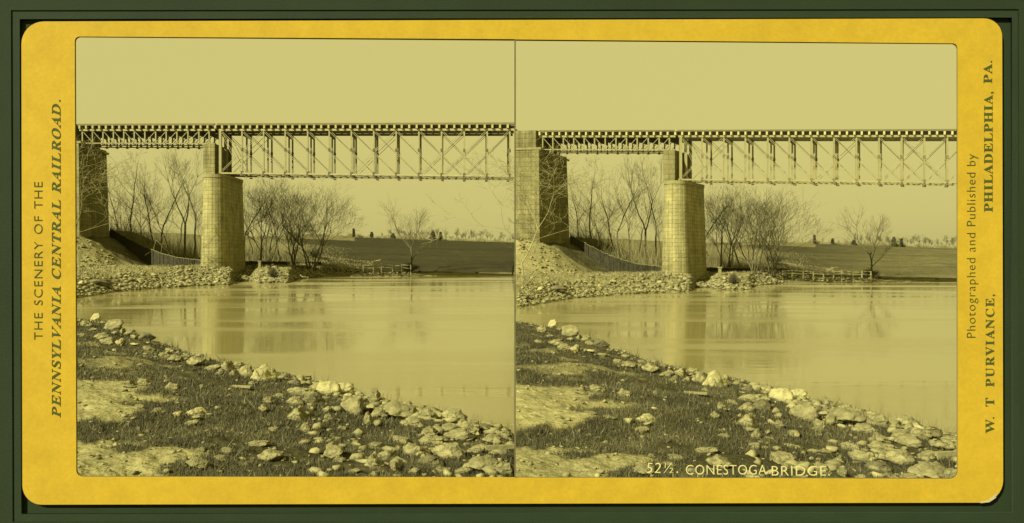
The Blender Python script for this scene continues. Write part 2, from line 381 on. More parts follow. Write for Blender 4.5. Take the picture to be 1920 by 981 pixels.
plate('mount', [rounded([(41, 41), (1878, 35), (1880, 942), (43, 946)], (42, 34, 42, 36)),
                rounded([(141, 69), (964.5, 74), (967, 74.5), (1795, 82), (1795.5, 898), (967, 895.5), (964.5, 895), (144, 894)], (9, 0, 0, 10, 14, 0, 0, 13))], CY-0.0055, 0.006, 'yellow', card)
plate('divider', [[(964.4, 72), (967.2, 72), (967.2, 897), (964.2, 897)]], CY-0.004, 0.004, 'seam', card)
plate('print_edge', [rounded([(139, 67), (1797, 80), (1797.5, 900), (142, 896.5)], (9, 10, 14, 13)), rounded([(141.8, 70), (1794.2, 83), (1794.5, 896.5), (144.8, 893)], (9, 10, 14, 13))], CY+0.0005, 0.003, 'seam', card)
plate('worn_corner', [[(1835, 941.5), (1852, 938), (1868, 924), (1866, 933), (1854, 941), (1838, 943)]], CY-0.0072, 0.002, 'worn', card)
def text_part(txt, name, box, m, parent, Y, shear=0, spacing=1.0, offs=0, words=1.0, rot=True, th=0.002):
    """fit a line of lettering into box = (x0, x1, ystart, yend); reads bottom to top when rot"""
    cu = D.curves.new(name, 'FONT'); cu.body = txt; cu.extrude = th/2; cu.space_character = spacing; cu.space_word = words; cu.shear = shear; cu.offset = offs
    cu.resolution_u = 4
    t = D.objects.new('t', cu); C.objects.link(t); bpy.context.view_layer.update()
    me = D.meshes.new_from_object(t.evaluated_get(bpy.context.evaluated_depsgraph_get())); D.objects.remove(t)
    co = np.array([v.co[:] for v in me.vertices]); lo = co.min(0); hi = co.max(0)
    base, top = 0.0, 0.0
    caps = co[:, 1].max(); desc = min(0, lo[1]); 
    x0, x1, y0, y1 = box
    o = Vector(parent.location)
    for vtx in me.vertices:
        u = (vtx.co.x-lo[0])/(hi[0]-lo[0]); w_ = vtx.co.y/caps
        if rot: px = x1+(x0-x1)*w_; py = y0+(y1-y0)*u
        else: px = x0+(x1-x0)*u; py = y0+(y1-y0)*w_
        a, b = cp(px, py, Y) if rot else (px, py)
        vtx.co = (a-o.x, Y-vtx.co.z-o.y, b-o.z)
    me.materials.clear(); me.materials.append(M[m]); me.name = name
    ob = D.objects.new(name, me); C.objects.link(ob); ob.parent = parent
    return ob
def serif(s, italic=False):
    out = ''
    for ch in s:
        if 'A' <= ch <= 'Z': out += chr((0x1D468 if italic else 0x1D400)+ord(ch)-65)
        else: out += ch
    return out
TY = CY-0.0072
text_part('THE SCENERY OF THE', 'title_lettering', (64, 79.5, 637, 341), 'ink', card, TY, spacing=1.15, words=1.1, offs=-0.016)
text_part(serif('PENNSYLVANIA CENTRAL RAILROAD.', True), 'title_lettering', (97, 113, 783, 187), 'ink', card, TY, spacing=1.1)
text_part('Photographed and Published by', 'publisher_lettering', (1813, 1829, 633, 289), 'ink', card, TY, spacing=1.12, offs=-0.016)
text_part(serif('W.'), 'publisher_lettering', (1848, 1864, 812, 782), 'ink', card, TY)
text_part(serif('T'), 'publisher_lettering', (1848, 1864, 762, 746), 'ink', card, TY)
text_part(serif('PURVIANCE,'), 'publisher_lettering', (1848, 1864, 725, 552), 'ink', card, TY, spacing=1.2)
text_part(serif('PHILADELPHIA,'), 'publisher_lettering', (1845, 1861, 397, 172), 'ink', card, TY, spacing=1.1)
text_part(serif('PA.'), 'publisher_lettering', (1844, 1860, 156, 114), 'ink', card, TY, spacing=1.1)

# ------------------------------------------------------------------ bridge, pier, abutment
def line_Y(px): u = (px-960)/F; return (112-0.21*37.8)/(1+0.21*u)
def ztop(px): return 20.44-0.02966*((px-960)/F*line_Y(px)+37.8)
def N(S, px, dz, wd):
    """node of the bridge: column px of the near truss, dz below the top chord, wd metres across the deck"""
    Y = line_Y(px); X = (px-960)/F*Y; z = ztop(px)-dz
    Y2 = Y+wd; px2 = 960+(X-0.058*wd)/Y2*F
    # the level stays the same across the deck, survey heights are real heights
    v = PV(S, px, z, Y)
    a = PV(S, px, z, Y); b = PV(S, px2, z, Y2)
    return Vector((b.x, b.y, a.z))
TR = (0, 2.4, 4.7)
W3 = ('near', 'middle', 'far')
def build_span(S, posts, cen, H, name, label, ties0, ties1, double, ends, group):
    s = scl(S, 110)
    near_, far_ = 'iron', ('iron_faded' if S is RS and double else 'iron_shaded')
    root = empty(name, N(S, posts[0], H, 0), label, 'railway bridge', group)
    for ti, wd in enumerate(TR):
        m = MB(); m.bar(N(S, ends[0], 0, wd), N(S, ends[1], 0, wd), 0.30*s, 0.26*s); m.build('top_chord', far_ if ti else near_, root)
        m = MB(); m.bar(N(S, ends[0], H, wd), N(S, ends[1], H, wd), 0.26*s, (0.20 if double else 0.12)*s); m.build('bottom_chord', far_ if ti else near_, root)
        for i, p in enumerate(posts):
            pw_ = (0.19 if double else 0.16)*s*(1.8 if (double and i == 0) else 1)
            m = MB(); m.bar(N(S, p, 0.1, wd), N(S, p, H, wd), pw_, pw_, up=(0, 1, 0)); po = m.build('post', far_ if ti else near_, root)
            for dz_, a_, b_ in (((H*0.45, 0.26, 0.4), (H-0.12, 0.30, 0.4), (H+0.26, 0.34, 0.16)) if double else ((H+0.06, 0.28, 0.28),)):
                j = MB(); j.box(N(S, p, dz_, wd), a_*s, a_*s, b_*s); j.build('joint', 'iron_dark' if S is LS else 'iron_shaded', po);
        n = len(posts); st = 2 if double else 1
        pairs = []
        for i in range(n):
            if i+st <= n-1 and i+st <= cen+(1 if double else 0): pairs.append((i, i+st))
            if i-st >= 0 and i-st >= cen-(2 if double else 0): pairs.append((i, i-st))
        if double: pairs += [(0, 1), (2, 0), (8, 6)]
        for a, b in pairs:
            if a >= n or b >= n: continue
            m = MB(); A = N(S, posts[a], 0.1, wd); B = N(S, posts[b], H-0.1, wd); t = 0.05*s if double else 0.07*s
            off = Vector((0, 0, 0))
            for k in ((-1, 1) if double and ti < 2 and wd == 0 else (0,)):
                o = Vector((0.13*k*s, 0, 0))
                m.bar(A+o, B+o, t, t)
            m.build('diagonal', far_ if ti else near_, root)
    # floor: ties across, stringers along, guard timber on the tie ends
    k = 0; p = ties0
    while p < ties1:
        m = MB(); sd_ = (N(S, ends[1], 0, 0)-N(S, ends[0], 0, 0))
        m.bar(N(S, p, -0.36, -0.55), N(S, p, -0.36, TR[2]+0.55), 0.25*s, 0.44*s); m.build('tie', 'tie', root)
        p += 13.05*(line_Y(440)/line_Y(p))**1.0*(1+0.21*(p-440)/960*0.25)
    for wd in (0.35, 1.3, 2.2, 3.2, 4.3):
        m = MB(); m.bar(N(S, ends[0], -0.42, wd), N(S, ends[1], -0.42, wd), 0.3*s, 0.4*s); m.build('stringer', 'timber_dark', root)
    m = MB(); m.bar(N(S, ends[0], -0.625, TR[2]/2), N(S, ends[1], -0.625, TR[2]/2), 5.2*s, 0.07*s); m.build('deck_planks', 'timber_dark', root)
    for wd in (-0.35, 5.0):
        m = MB(); m.bar(N(S, ends[0], -0.72, wd), N(S, ends[1], -0.72, wd), 0.25*s, 0.26*s); m.build('guard_timber', 'timber_dark', root)
    for wd in (1.6, 3.1):
        m = MB(); m.bar(N(S, ends[0], -0.78, wd), N(S, ends[1], -0.78, wd), 0.08*s, 0.2*s); m.build('rail', 'iron_dark', root)
    for i in range(len(posts)):
        m = MB(); m.bar(N(S, posts[i], 0.45, 0), N(S, posts[i], 0.45, TR[2]), 0.22*s, 0.5*s); m.build('floor_beam', 'iron_dark', root)
        if double:
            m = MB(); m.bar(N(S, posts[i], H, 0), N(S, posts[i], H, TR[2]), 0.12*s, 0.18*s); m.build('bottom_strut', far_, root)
            if i < len(posts)-1:
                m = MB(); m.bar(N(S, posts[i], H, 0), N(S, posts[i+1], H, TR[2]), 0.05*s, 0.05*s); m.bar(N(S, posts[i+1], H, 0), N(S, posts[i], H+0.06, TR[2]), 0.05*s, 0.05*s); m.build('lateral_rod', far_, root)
    return root
MAIN = [413.5, 454, 494.5, 535, 577, 617.5, 659, 701, 743, 785.5, 828, 870.5, 913.5, 956]
SHORT = [154.7, 173.7, 193.5, 213, 232.5, 252, 272, 292.2, 312, 332, 352.7, 373.2, 392.4]
def stadium(nseg=14):
    pts = []
    for k in range(nseg+1): t = math.pi+math.pi*k/nseg; pts.append((math.cos(t), math.sin(t), 0))
    for k in range(nseg+1): t = math.pi*k/nseg; pts.append((math.cos(t), math.sin(t), 1))
    return pts
def build_pier(S):
    s = scl(S, 109)
    # nose centre of the pier, and direction of its long axis
    Yp = 108.6
    a = PV(S, 397.5, 1.4, Yp); XL = (397.5-960)/F*Yp; L = 8.0
    b = PV(S, 960+(XL-0.058*L)/(Yp+L)*F, 1.4, Yp+L)
    t = Vector((b.x-a.x, b.y-a.y, 0)).normalized(); q = Vector((t.y, -t.x, 0))
    zt = PV(S, 410, 14.15, 110.3).z; zb = -0.3
    root = empty('bridge_pier', (a.x, a.y, zb), 'tall round-nosed masonry pier under the truss ends, %s view' % S.word, 'bridge pier', 'masonry river piers')
    def ring(r, z, L_=7.6): return [a+q*(c*r*s)+t*((1.55*s)+(L_*e)*s+sn*r*s)+Vector((0, 0, z-a.z)) for c, sn, e in stadium()]
    def shell(levels, name, m):
        mb = MB(); rings = [ring(r, z) for r, z in levels]; n = len(rings[0])
        per = [0]
        for i in range(n): per.append(per[-1]+(rings[0][(i+1) % n]-rings[0][i]).length/s)
        for k in range(len(levels)-1):
            for i in range(n):
                j = (i+1) % n
                z0, z1 = levels[k][1]/s, levels[k+1][1]/s
                mb.quad(rings[k][i], rings[k][j], rings[k+1][j], rings[k+1][i], [(per[i], z0), (per[i+1], z0), (per[i+1], z1), (per[i], z1)])
        i0 = len(mb.v); mb.v += [tuple(v) for v in rings[-1]]; mb.f.append(tuple(range(i0, i0+n))); mb.uv += [(0, 0)]*n
        mb.build(name, m, root)
    H = zt-zb
    shell([(1.98, zb), (1.80, zb+H*0.35), (1.63, zb+H*0.7), (1.50, zt-0.45*s)], 'pier_shaft', 'stone')
    shell([(1.58, zt-0.445*s), (1.60, zt)], 'coping', 'cap')
    # upper block carrying the short span
    zu = PV(S, 391, ztop(391)-1.95, line_Y(391)).z
    c0 = PV(S, 381, 14.15, line_Y(391)-0.5); c1 = PV(S, 402.5, 14.15, line_Y(391)-0.9)
    c2 = c1+t*7.2*s; c3 = c0+t*7.2*s
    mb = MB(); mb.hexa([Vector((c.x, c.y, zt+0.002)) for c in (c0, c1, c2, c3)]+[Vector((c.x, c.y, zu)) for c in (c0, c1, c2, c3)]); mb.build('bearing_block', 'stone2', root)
    return root
def build_abutment(S):
    s = scl(S, 117)
    def corner(px, Y, dx, dY):
        X = (px-960)/F*Y+dx; Y2 = Y+dY; return 960+X/Y2*F, Y2
    Y0 = 116.0
    root = empty('bridge_abutment', PV(S, 148, 0, Y0), 'broad masonry abutment with deep shaded end face, %s view' % S.word, 'abutment', 'masonry abutments')
    def pt(px, Y, z): return PV(S, px, z, Y)
    Lw = 9.0
    n0 = (149.5, Y0); nt_ = (147.5, Y0)
    farb = corner(149.5, Y0, -0.058*Lw+0.5, Lw); fart = corner(147.5, Y0, -0.058*Lw, Lw)
    rs_ = S is RS
    wl = (103.5, Y0+0.6) if rs_ else corner(149.5, Y0, -26, 5.5); wlf = (103.5, Y0+Lw+1) if rs_ else corner(149.5, Y0, -26.5, 5.5+Lw)
    zt = 4+(470-268.5)/F*Y0
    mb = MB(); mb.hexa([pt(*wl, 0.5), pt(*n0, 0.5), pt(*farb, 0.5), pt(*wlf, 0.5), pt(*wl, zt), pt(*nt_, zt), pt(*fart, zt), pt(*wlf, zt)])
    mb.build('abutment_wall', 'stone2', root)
    # coping of the bearing seat, standing proud of the end face
    a = pt(*nt_, zt); b = pt(*fart, zt); dv = (b-a)
    mb = MB(); up = Vector((0, 0, 0.45*s)); x = Vector((0.45*s, -0.05, 0)); xm = Vector((-1.2*s, 0, 0))
    # upper parapet beside the track
    n1 = corner(137.5, Y0, 0, 0.6); f1 = corner(137.5, Y0, -0.058*Lw, Lw-0.4)
    wl2 = (103.5, Y0+1.2) if rs_ else corner(149.5, Y0, -26, 6.1); wlf2 = (103.5, Y0+Lw+0.6) if rs_ else corner(149.5, Y0, -26.5, 5.1+Lw)
    zp = 4+(470-231)/F*Y0
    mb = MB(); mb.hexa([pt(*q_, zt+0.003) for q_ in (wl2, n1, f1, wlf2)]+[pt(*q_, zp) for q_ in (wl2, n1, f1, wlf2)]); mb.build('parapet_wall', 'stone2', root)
    mb = MB()
    c_ = [corner(150, Y0, 0.18, -0.15), corner(150, Y0, 0.25, 0.9)]
    w2_ = [(103.5, Y0+0.45), (103.5, Y0+1.5)] if rs_ else [corner(149.5, Y0, -26, 5.35), corner(149.5, Y0, -26, 6.3)]
    mb.hexa([pt(*w2_[0], zt+0.004), pt(*c_[0], zt+0.004), pt(*c_[1], zt+0.004), pt(*w2_[1], zt+0.004), pt(*w2_[0], zt+0.3), pt(*c_[0], zt+0.3), pt(*c_[1], zt+0.3), pt(*w2_[1], zt+0.3)])
    # far corner cap stone
    fc_ = corner(147.5, Y0, -0.9, Lw-1.5); fd = corner(147.5, Y0, -0.15, Lw-1.5); fe = corner(147.5, Y0, -0.2, Lw+0.2); ff = corner(147.5, Y0, -0.5, Lw+0.2)
    mb.hexa([pt(*q_, zt-0.6) for q_ in (fc_, fd, fe, ff)]+[pt(*q_, zt-0.3) for q_ in (fc_, fd, fe, ff)])
    mb.build('coping', 'cap', root)
for S in (LS, RS):
    build_abutment(S); build_pier(S)
    build_span(S, SHORT, 6, 1.85, 'railway_bridge', 'short shallow railway truss span between abutment and pier, %s view' % S.word, 152, 404, False, (150, 404), 'short truss spans')
    P_ = list(MAIN)
    endp = 965.2
    if S is RS: P_ += [999, 1042.5, 1086.5]; endp = 1100
    build_span(S, P_, 11, 5.9, 'railway_bridge', 'long deep iron railway truss span over the river, %s view' % S.word, 405.5 if True else 0, endp-3, True, (409, endp), 'long truss spans')

# ------------------------------------------------------------------ trees
def seg_mesh(name, segs, sides, m):
    A = np.array([s[0] for s in segs]); B = np.array([s[1] for s in segs]); ra = np.array([s[2] for s in segs]); rb = np.array([s[3] for s in segs])
    d = B-A; L = np.linalg.norm(d, axis=1, keepdims=True)+1e-9; d = d/L
    ref = np.where(np.abs(d[:, 2:3]) > 0.9, np.array([[1.0, 0, 0]]), np.array([[0, 0, 1.0]]))
    x = np.cross(d, ref); x /= np.linalg.norm(x, axis=1, keepdims=True)+1e-9; y = np.cross(d, x)
    vs = []
    for base, r in ((A, ra), (B+d*L*0.04, rb)):
        for k in range(sides):
            t = 2*math.pi*k/sides; vs.append(base+(x*math.cos(t)+y*math.sin(t))*r[:, None])
    V = np.stack(vs, 1)   # n, 2*sides, 3
    n = len(segs); fcs = []
    for k in range(sides):
        j = (k+1) % sides; o = np.arange(n)*2*sides
        fcs.append(np.stack([o+k, o+j, o+sides+j, o+sides+k], -1))
    me = npmesh(name, V.reshape(-1, 3), np.concatenate(fcs), 4, smooth=sides > 3)
    me.materials.append(M[m]); return me
def grow(rnd, p, d, L, r, lev, maxlev, segs, up, spread, crook, minr=0.009, side=0.6):
    n = 4 if lev == 0 else 3
    q = Vector(p); dd = Vector(d)
    for k in range(n):
        dd = (dd+Vector((rnd.gauss(0, crook), rnd.gauss(0, crook), rnd.gauss(0, crook*0.6)+up*0.12))).normalized()
        q2 = q+dd*L/n
        r0 = max(minr, r*(1-0.42*k/n)); r1 = max(minr, r*(1-0.42*(k+1)/n))
        segs.append((tuple(q), tuple(q2), r0, r1, lev)); q = q2
        if lev < maxlev and ((lev > 0 and rnd.random() < side) or (lev == 0 and k >= 1 and rnd.random() < 0.85)):
            a = rnd.uniform(0, 6.283); pr = dd.orthogonal().normalized(); pr.rotate(__import__('mathutils').Quaternion(dd, a))
            nd = (dd*0.75+pr*spread*1.1+Vector((0, 0, up*0.3))).normalized()
            grow(rnd, q, nd, L*rnd.uniform(0.5, 0.75), r1*0.5, lev+1, maxlev, segs, up, spread, crook, minr, side)
    if lev < maxlev:
        nchild = 2 if rnd.random() < 0.6 else 3
        a0 = rnd.uniform(0, 6.283)
        for c in range(nchild):
            pr = dd.orthogonal().normalized(); pr.rotate(__import__('mathutils').Quaternion(dd, a0+c*6.283/nchild+rnd.uniform(-.5, .5)))
            nd = (dd+pr*spread*rnd.uniform(0.6, 1.2)+Vector((0, 0, up*0.25))).normalized()
            grow(rnd, q, nd, L*rnd.uniform(0.62, 0.85), r*0.55, lev+1, maxlev, segs, up, spread, crook, minr, side)
def tree_segs(seed, kind):
    rnd = random.Random(seed); segs = []
    if kind == 'tall': grow(rnd, (0, 0, -0.3), (rnd.gauss(0, .1), rnd.gauss(0, .1), 1), 5.2, 0.17, 0, 4, segs, 0.3, 0.62, 0.17, side=0.62)
    elif kind == 'slim': grow(rnd, (0, 0, -0.3), (rnd.gauss(0, .12), rnd.gauss(0, .12), 1), 6.2, 0.10, 0, 4, segs, 0.5, 0.46, 0.13, side=0.5)
    elif kind == 'pole':
        q = Vector((0, 0, -0.3)); dd = Vector((rnd.gauss(0, .07), rnd.gauss(0, .07), 1)); n = 12
        for k in range(n):
            dd = (dd+Vector((rnd.gauss(0, .13), rnd.gauss(0, .13), 0.10))).normalized(); q2 = q+dd*1.15
            r0 = 0.15*(1-k/n)+0.015; r1 = 0.15*(1-(k+1)/n)+0.015
            segs.append((tuple(q), tuple(q2), r0, r1, 0)); q = q2
            if k >= 3:
                for c in range(rnd.choice((1, 1, 2))):
                    a = rnd.uniform(0, 6.283); nd = Vector((math.cos(a), math.sin(a), rnd.uniform(0.5, 1.3))).normalized()
                    grow(rnd, q, nd, 1.0+2.6*(1-k/n)*rnd.uniform(0.6, 1.2), r1*0.42, 2, 4, segs, 0.45, 0.5, 0.16, side=0.5)
    elif kind == 'fork':
        base = Vector((0, 0, -0.3)); q = Vector((0.15, 0, 5.0)); segs.append((tuple(base), tuple(q*0.5), 0.24, 0.22, 0)); segs.append((tuple(q*0.5), tuple(q), 0.22, 0.19, 0))
        grow(rnd, q, (-0.30, 0.1, 1), 4.4, 0.14, 1, 5, segs, 0.4, 0.5, 0.12, side=0.4)
        grow(rnd, q, (0.34, -0.1, 1), 4.8, 0.14, 1, 5, segs, 0.4, 0.5, 0.12, side=0.4)
    elif kind == 'vase':
        for k in range(4):
            a = rnd.uniform(0, 6.28); grow(rnd, (0.25*math.cos(a), 0.25*math.sin(a), -0.2), (0.36*math.cos(a), 0.36*math.sin(a), 1), rnd.uniform(4.2, 5.4), 0.13, 0, 5, segs, 0.35, 0.54, 0.11, side=0.2)
    elif kind == 'small': grow(rnd, (0, 0, -0.2), (rnd.gauss(0, .1), rnd.gauss(0, .1), 1), 2.6, 0.12, 0, 4, segs, 0.5, 0.5, 0.12, minr=0.025, side=0.4)
    elif kind == 'solo': grow(rnd, (0, 0, -0.2), (0, 0, 1), 5.2, 0.26, 0, 5, segs, 0.4, 0.6, 0.10, side=0.42)
    elif kind == 'ivy': grow(rnd, (0, 0, -0.2), (0.1, 0, 1), 5.0, 0.07, 0, 5, segs, 0.1, 0.75, 0.2, minr=0.010, side=0.3)
    return segs
PROTO = {}
def proto(kind, seed, pale=False):
    key = (kind, seed, pale)
    if key not in PROTO:
        sg = tree_segs(seed, kind)
        tr = [s for s in sg if s[4] <= 1]; cr = [s for s in sg if s[4] > 1]
        top = max(s[1][2] for s in sg)
        PROTO[key] = (seg_mesh('trunk', tr, 7, 'bark_pale' if pale else 'bark'), seg_mesh('crown', cr, 3, 'bark_pale' if pale else 'twig'), top)
    return PROTO[key]
def tree(S, px, Y, ytop, kind, seed, rz, label, group=None, name='bare_tree', pale=False, wide=1.0, lean=0.0, ybase=None):
    tm, cm, top = proto(kind, seed, pale)
    z0 = float(zg(px, Y)) if ybase is None else EYE+(HZ-ybase)/F*Y
    zt = EYE+(HZ-ytop)/F*Y
    sc_ = (zt-z0)/top
    r = empty(name, PV(S, px, z0, Y), label, 'tree', group)
    k = sc_*scl(S, Y); r.scale = (k*wide, k*wide, k); r.rotation_euler = (0, lean, rz)
    for nm, m in (('trunk', tm), ('crown', cm)):
        o = D.objects.new(nm, m); C.objects.link(o); o.parent = r
    return r
TREES = [ # px, Y, top row, kind, seed, turn, words, extra
 (247, 132, 272, 'pole', 3, 0.4, 'tall crooked bare tree behind the board fence nearest the abutment', {}),
 (346, 133, 262, 'fork', 5, 0.0, 'tall bare tree forking in a Y beside the pier', {'wide': 0.8}),
 (302, 128, 290, 'pole', 8, 1.0, 'slender upright bare tree midway between abutment and pier', {}),
 (288, 134, 305, 'pole', 9, 2.1, 'slender bare tree just left of the midway stem', {}),
 (318, 137, 300, 'slim', 8, 3.3, 'slender bare tree just right of the midway stem', {}),
 (222, 138, 312, 'pole', 11, 0.9, 'thin bare tree close against the abutment', {}),
 (268, 142, 330, 'tall', 12, 5.0, 'mid-height bare tree in the thicket', {}),
 (364, 140, 292, 'pole', 13, 2.0, 'bare tree half hidden by the pier', {}),
 (332, 146, 335, 'pole', 14, 2.6, 'low bare tree behind the forked one', {}),
 (235, 150, 345, 'tall', 12, 1.2, 'low bare tree deep in the wood near the abutment', {}),
 (281, 155, 345, 'slim', 11, 4.4, 'low slender tree deep in the wood', {}),
 (376, 150, 340, 'slim', 9, 0.2, 'slender tree behind the pier', {}),
 (456, 127, 318, 'pole', 21, 0.3, 'leaning bare tree just right of the pier', {'lean': 0.05}),
 (474, 133, 322, 'slim', 22, 1.9, 'slim bare tree right of the pier', {}),
 (489, 122, 333, 'fork', 23, 0.5, 'branching bare tree behind the white post', {'wide': 0.9}),
 (503, 130, 322, 'vase', 24, 1.0, 'spreading many-stemmed bare tree under the truss', {}),
 (530, 138, 345, 'pole', 22, 2.5, 'bare tree between the two spreading clumps', {}),
 (552, 124, 326, 'vase', 25, 0.0, 'large vase-shaped bare tree at the end of the board fence', {'wide': 1.25}),
 (584, 126, 336, 'vase', 26, 2.2, 'fan-shaped bare tree rightmost of the clump', {'wide': 1.25}),
 (540, 142, 370, 'tall', 12, 3.9, 'low bare tree behind the fan-shaped one', {}),
 (770, 134, 360, 'solo', 31, 0.3, 'solitary bare tree on the far bank', {'wide': 0.95}),
 (592, 165, 412, 'small', 33, 0.9, 'small sapling at the left end of the dark field', {}),
]
for S in (LS, RS):
    for px, Y, yt, kind, seed, rz, words, kw in TREES:
        tree(S, px, Y, yt, kind, seed, rz, words+', %s view' % S.word, 'bare trees beyond the river', **kw)
    tree(S, 118, 103, 238, 'ivy', 41, 0.6, 'pale thin-branched tree in front of the abutment, %s view' % S.word, 'pale trees by the abutments', pale=True, wide=1.35, ybase=500)
tree(LS, 961, 128, 362, 'pole', 36, 0.7, 'bare tree cut by the right edge of the left view', 'bare trees beyond the river', ybase=512)
# skyline
_T1 = ['', 'first', 'second', 'third', 'fourth', 'fifth', 'sixth', 'seventh', 'eighth', 'ninth', 'tenth', 'eleventh', 'twelfth', 'thirteenth', 'fourteenth', 'fifteenth', 'sixteenth', 'seventeenth', 'eighteenth', 'nineteenth']
def ordinal(k):
    if k < 20: return _T1[k]
    t = {2: 'twenty', 3: 'thirty', 4: 'forty', 5: 'fifty', 6: 'sixty'}[k//10]
    return t[:-1]+'ieth' if k % 10 == 0 else t+'-'+_T1[k % 10]
rnd = random.Random(4)
for S in (LS, RS):
    x = 640
    i = 0
    while x < S.p1+10:
        Y = rnd.uniform(296, 312)
        row = float(np.interp(x, CR[:, 0], CR[:, 1]))
        h = rnd.uniform(7, 25) if x > 725 else rnd.uniform(5, 12)
        tree(S, x, Y, row-h, 'small', 50+i % 4, rnd.uniform(0, 6), '%s distant small bare tree from the left along the skyline, %s view' % (ordinal(i+1), S.word), 'skyline trees, %s view' % S.word, wide=1.0, ybase=row+1.5)
        x += rnd.uniform(3.5, 8) if x > 725 else rnd.uniform(12, 25); i += 1
def conifer(S, px, Y, row, h, wpx, label):
    s = scl(S, Y); q = PV(S, px, EYE+(HZ-row)/F*Y, Y); Hh = h/F*Y*s; W = wpx/F*Y*s
    r = empty('evergreen_tree', q, label, 'tree', 'skyline evergreens')
    rn = random.Random(int(px)); mb = MB()
    mb.bar(q, q+Vector((0, 0, Hh*0.9)), 0.3*s, 0.3*s, up=(0, 1, 0)); mb.build('trunk', 'bark', r)
    vs = []; n = 700
    for k in range(n):
        t = rn.random()**0.7; a = rn.uniform(0, 6.283); rr = W/2*(1-t*0.92)*math.sqrt(rn.random())*rn.uniform(0.7, 1.15)
        c = np.array((rr*math.cos(a), rr*math.sin(a), Hh*(0.1+0.9*t)))
        for j in range(3): vs.append(c+np.array([rn.gauss(0, 0.22*s), rn.gauss(0, 0.22*s), rn.gauss(0, 0.16*s)]))
    me = npmesh('crown', vs, np.arange(3*n).reshape(-1, 3), 3); me.materials.append(M['conifer'])
    o = D.objects.new('crown', me); C.objects.link(o); o.parent = r
for S in (LS, RS):
    for px, h, wpx, lab in ((697, 10, 6, 'tiny dark evergreen left on the skyline'), (737, 9, 11, 'squat dark evergreen on the skyline left of the solitary tree'), (812, 17, 17, 'largest dark evergreen on the skyline'), (826, 15, 9, 'narrow dark evergreen beside the largest one'), (663, 16, 4, 'thin evergreen standing at left of the skyline')):
        conifer(S, px, 290, float(np.interp(px, CR[:, 0], CR[:, 1]))+1, h, wpx, lab+', %s view' % S.word)

for S in (LS, RS):
    for px, Y, hh, wd, lab in ((768, 133, 1.6, 4.2, 'dark low shrub round the foot of the solitary tree'), (512, 104, 1.4, 1.1, 'small dark bush on the rubble spur right of the pier'), (590, 150, 2.0, 4, 'rough bush behind the end of the board fence')):
        s = scl(S, Y); q = PV(S, px, float(zg(px, Y))-0.1, Y); r = empty('shrub', q, lab+', %s view' % S.word, 'shrub', 'shrubs on the far bank')
        rn = random.Random(px); sg = []
        for k in range(90):
            a = rn.uniform(0, 6.283); e = rn.uniform(0.1, 1)
            t = Vector((math.cos(a)*wd/2*e, math.sin(a)*wd/2*e, hh*rn.uniform(0.5, 1)*(1.15-e*0.6)))*s; m_ = t*0.5+Vector((rn.gauss(0, .15), rn.gauss(0, .15), 0.1))
            sg.append(((0, 0, 0), tuple(m_), 0.03, 0.02, 0)); sg.append((tuple(m_), tuple(t), 0.02, 0.012, 0))
            for c in range(4):
                b_ = m_.lerp(t, rn.random()); sg.append((tuple(b_), tuple(b_+Vector((rn.gauss(0, .3), rn.gauss(0, .3), rn.uniform(0.1, 0.5)))*s), 0.015, 0.01, 0))
        o = D.objects.new('stems', seg_mesh('stems', sg, 3, 'bark')); C.objects.link(o); o.parent = r

# ------------------------------------------------------------------ brushwood, grass, weeds
def blades(S, n, rng, pxr, sampler, hh, ww, lean, m, name, label, cat, seed=1):
    rs = np.random.RandomState(seed)
    px = rs.uniform(pxr[0], pxr[1], n); Y = sampler(rs, px, n)
    keep = rng(px, Y, rs); px = px[keep]; Y = Y[keep]; n = len(px)
    X = P(S, px, 0*Y, Y)[0]; yw = Y*scl(S, Y); keep = (X > SEAM*yw+0.05) if S is RS else (X < SEAM*yw-0.05); px = px[keep]; Y = Y[keep]; n = len(px)
    z = zg(px, Y); X, Yr, Zr = P(S, px, z, Y); s = Yr/Y
    h = hh(rs, px, Y, n)*s; w_ = ww(rs, px, Y, n)*s
    a = rs.uniform(0, 2*np.pi, n); l = np.abs(rs.normal(0, lean, n))*h
    base = np.stack([X, Yr, Zr-0.01], -1); sd_ = np.stack([np.cos(a), np.sin(a)*0.6, np.zeros(n)], -1)*w_[:, None]/2
    b = rs.uniform(0, 2*np.pi, n)
    tip = base+np.stack([np.cos(b)*l, np.sin(b)*l, h], -1)
    V = np.stack([base-sd_, base+sd_, tip], 1).reshape(-1, 3)
    me = npmesh(name, V, np.arange(3*n).reshape(-1, 3), 3); me.materials.append(M[m])
    o = D.objects.new(name, me); C.objects.link(o); tag(o, label, cat, kind='stuff'); return o
